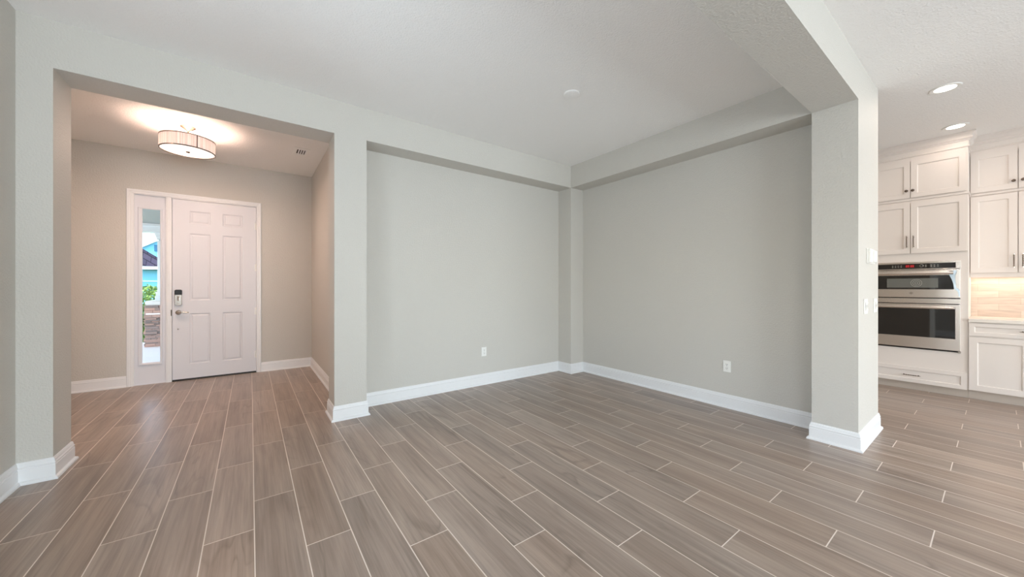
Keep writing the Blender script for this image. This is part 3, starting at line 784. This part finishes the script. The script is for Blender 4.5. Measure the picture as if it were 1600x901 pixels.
# ------------------------------------------------------------------ outside the front door
struct(MB().box(-5.2, 2.5, YD+.14, 11.9, -.22, -.03).build('floor_porch', M['paver']))
struct(MB().box(-40, 40, 11.9, 70, -.5, -.22).box(-40, -5.2, YD+.14, 11.9, -.5, -.22).build('floor_lawn', M['grass']))
struct(MB().box(-5.0, 2.5, YD+.14, 11.6, 2.66, 2.80).build('ceiling_porch', M['porch_ceiling']))
struct(MB().box(-5.0, 2.5, 10.95, 11.25, 2.478, 2.655).box(-5.0, 2.5, 10.90, 11.30, 2.60, 2.655).build('trim_4', M['white_ext']), 'white beam along the porch ceiling outside')
PX, PY = -1.555, 11.165
pier = thing('stone_pier', (PX, PY, -.03), 'stacked ledgestone pier with pale cap on the porch outside the sidelite', 'pier')
mb = MB(); z = .0; rnd = random.Random(3); hw = .27
while z < .895:
    h = rnd.choice((.022, .03, .04, .055)); h = min(h, .900-z)
    if h < .012: break
    for ax in range(4):
        s = -hw
        while s < hw-.005:
            L = min(rnd.uniform(.07, .24), hw-s); dp = rnd.uniform(0, .03)
            if ax == 0: mb.box(s+.002, s+L-.002, -hw-.01-dp, -hw+.06, z+.002, z+h-.002)
            if ax == 1: mb.box(s+.002, s+L-.002, hw-.06, hw+.01+dp, z+.002, z+h-.002)
            if ax == 2: mb.box(-hw-.01-dp, -hw+.06, s+.002, s+L-.002, z+.002, z+h-.002)
            if ax == 3: mb.box(hw-.06, hw+.01+dp, s+.002, s+L-.002, z+.002, z+h-.002)
            s += L
    z += h
mb.box(-hw+.01, hw-.01, -hw+.01, hw-.01, 0, .898)
mb.build('stone_body', M['stone'], pier)
MB().box(-hw+.0, hw, -hw, hw, .900, 1.0).box(-hw-.012, hw+.012, -hw-.012, hw+.012, .925, .985).build('cap_stone', M['cap'], pier, bevel=.006)
col = thing('porch_column', (PX, PY, .970), 'square white column standing on the stone pier outside', 'column')
MB().box(-.15, .15, -.15, .15, .0, .10).box(-.135, .135, -.135, .135, .10, .16).box(-.145, .145, -.145, .145, .16, .19).build('base', M['white_ext'], col, bevel=.006)
MB().box(-.115, .115, -.115, .115, .19, 1.32).build('shaft', M['white_ext'], col, bevel=.006)
MB().box(-.128, .128, -.128, .128, 1.30, 1.33).box(-.125, .125, -.125, .125, 1.36, 1.40).box(-.14, .14, -.14, .14, 1.40, 1.45).box(-.155, .155, -.155, .155, 1.45, 1.506).build('capital', M['white_ext'], col, bevel=.006)

def shrub(name, loc, sx, sy, h, nleaf, label, seed, ls=.06):
    r = random.Random(seed); t = thing(name, loc, label, 'shrub')
    lf = MB()
    for i in range(nleaf):
        th = r.uniform(0, 2*PI); v = r.uniform(-1, 1); q = r.uniform(.55, 1)**.5
        p = Vector((sx*q*math.sqrt(1-v*v)*math.cos(th), sy*q*math.sqrt(1-v*v)*math.sin(th), h*.5+h*.48*v*q))
        d = Vector((r.uniform(-1, 1), r.uniform(-1, 1), r.uniform(-.3, 1))).normalized(); s = d.cross(Vector((r.uniform(-1, 1), r.uniform(-1, 1), .3))).normalized()
        L = ls*r.uniform(.7, 1.3); wd = L*.28; nrm = d.cross(s)*L*.08
        vs = [lf.b.verts.new(p), lf.b.verts.new(p+d*L*.5+s*wd+nrm), lf.b.verts.new(p+d*L), lf.b.verts.new(p+d*L*.5-s*wd+nrm)]
        lf.b.faces.new((vs[0], vs[1], vs[2])); lf.b.faces.new((vs[0], vs[2], vs[3]))
    lf.build('foliage', M['leaf'], t, recalc=False)
    st = MB()
    for i in range(7):
        a_ = 2*PI*i/7; st.tube([(.02*math.cos(a_), .02*math.sin(a_), 0), (sx*.3*math.cos(a_), sy*.3*math.sin(a_), h*.4), (sx*.6*math.cos(a_), sy*.6*math.sin(a_), h*.75)], [.015, .011, .005], n=6)
    st.build('stem', M['bark'], t)
    return t
shrub('flowering_shrub', (-2.25, 12.25, -.22), .42, .42, 1.15, 2600, 'leafy green shrub beside the stone pier outside the sidelite', 4)
shrub('hedge_shrub', (-2.55, 16.2, -.22), 1.15, .9, 1.55, 4200, 'broad green shrub on the lawn in front of the blue house', 5, .10)

# neighbour's house: gable wall, lower shingle roof, fascia, vent
hs = thing('neighbour_house', (-4.2, 26, -.22), 'bright blue house with a grey shingle porch roof across the lawn', 'house')
G = lambda z: z+.22
mb = MB(); mb.box(-2.6, 5.0, .02, 1.2, 0, G(2.16)); mb.prism([(-2.6, 0), (5.0, 0), (5.0, G(3.435+.643*5.266)-.06), (-2.6, G(3.435-.643*2.334)-.06)], 1.2, 7.0, axis=1)
wall = mb.build('wall', M['stucco'], hs)
mb = MB()   # raking roof of the gable, slope follows the upper fascia
sl = (3.727-3.435)/.454
def zz(x): return G(3.435+sl*(x+.266))
mb.prism([(-2.6, zz(-2.6)-.04), (5.0, zz(5.0)-.04), (5.0, zz(5.0)+.06), (-2.6, zz(-2.6)+.06)], .35, 7.2, axis=1)
mb.build('roof', M['shingle'], hs)
MB().prism([(-2.6, zz(-2.6)-.05), (5.0, zz(5.0)-.05), (5.0, zz(5.0)+.04), (-2.6, zz(-2.6)+.04)], .30, .35, axis=1).build('gable_fascia', M['white_ext'], hs)
mb = MB(); mb.prism([(-2.6, G(2.2)), (5, G(2.2)), (5, zz(5)-.02), (-2.6, zz(-2.6)-.02)], .40, 1.2, axis=1); mb.build('gable_wall', M['stucco'], hs)
mb = MB()   # lower roof in front, its ridge falling to the right
mb.b.faces.new([mb.b.verts.new(p) for p in ((-1.0, -.35, G(2.33)), (5.2, -.35, G(2.33)), (.83, .40, G(2.384)), (-1.0, .40, G(3.771)))])
bmesh.ops.solidify(mb.b, geom=mb.b.faces[:], thickness=.06)
mb.build('porch_roof', M['shingle'], hs)
MB().box(-2.6, 5.2, -.42, -.34, G(2.17), G(2.32)).build('eave_fascia', M['white_ext'], hs)
MB().box(-2.6, 5.2, -.01, .03, G(1.55), G(1.60)).build('wall_band', M['white_ext'], hs)
MB().box(.10, .42, .36, .41, G(3.16), G(3.50)).build('gable_vent', M['vent_blue'], hs)
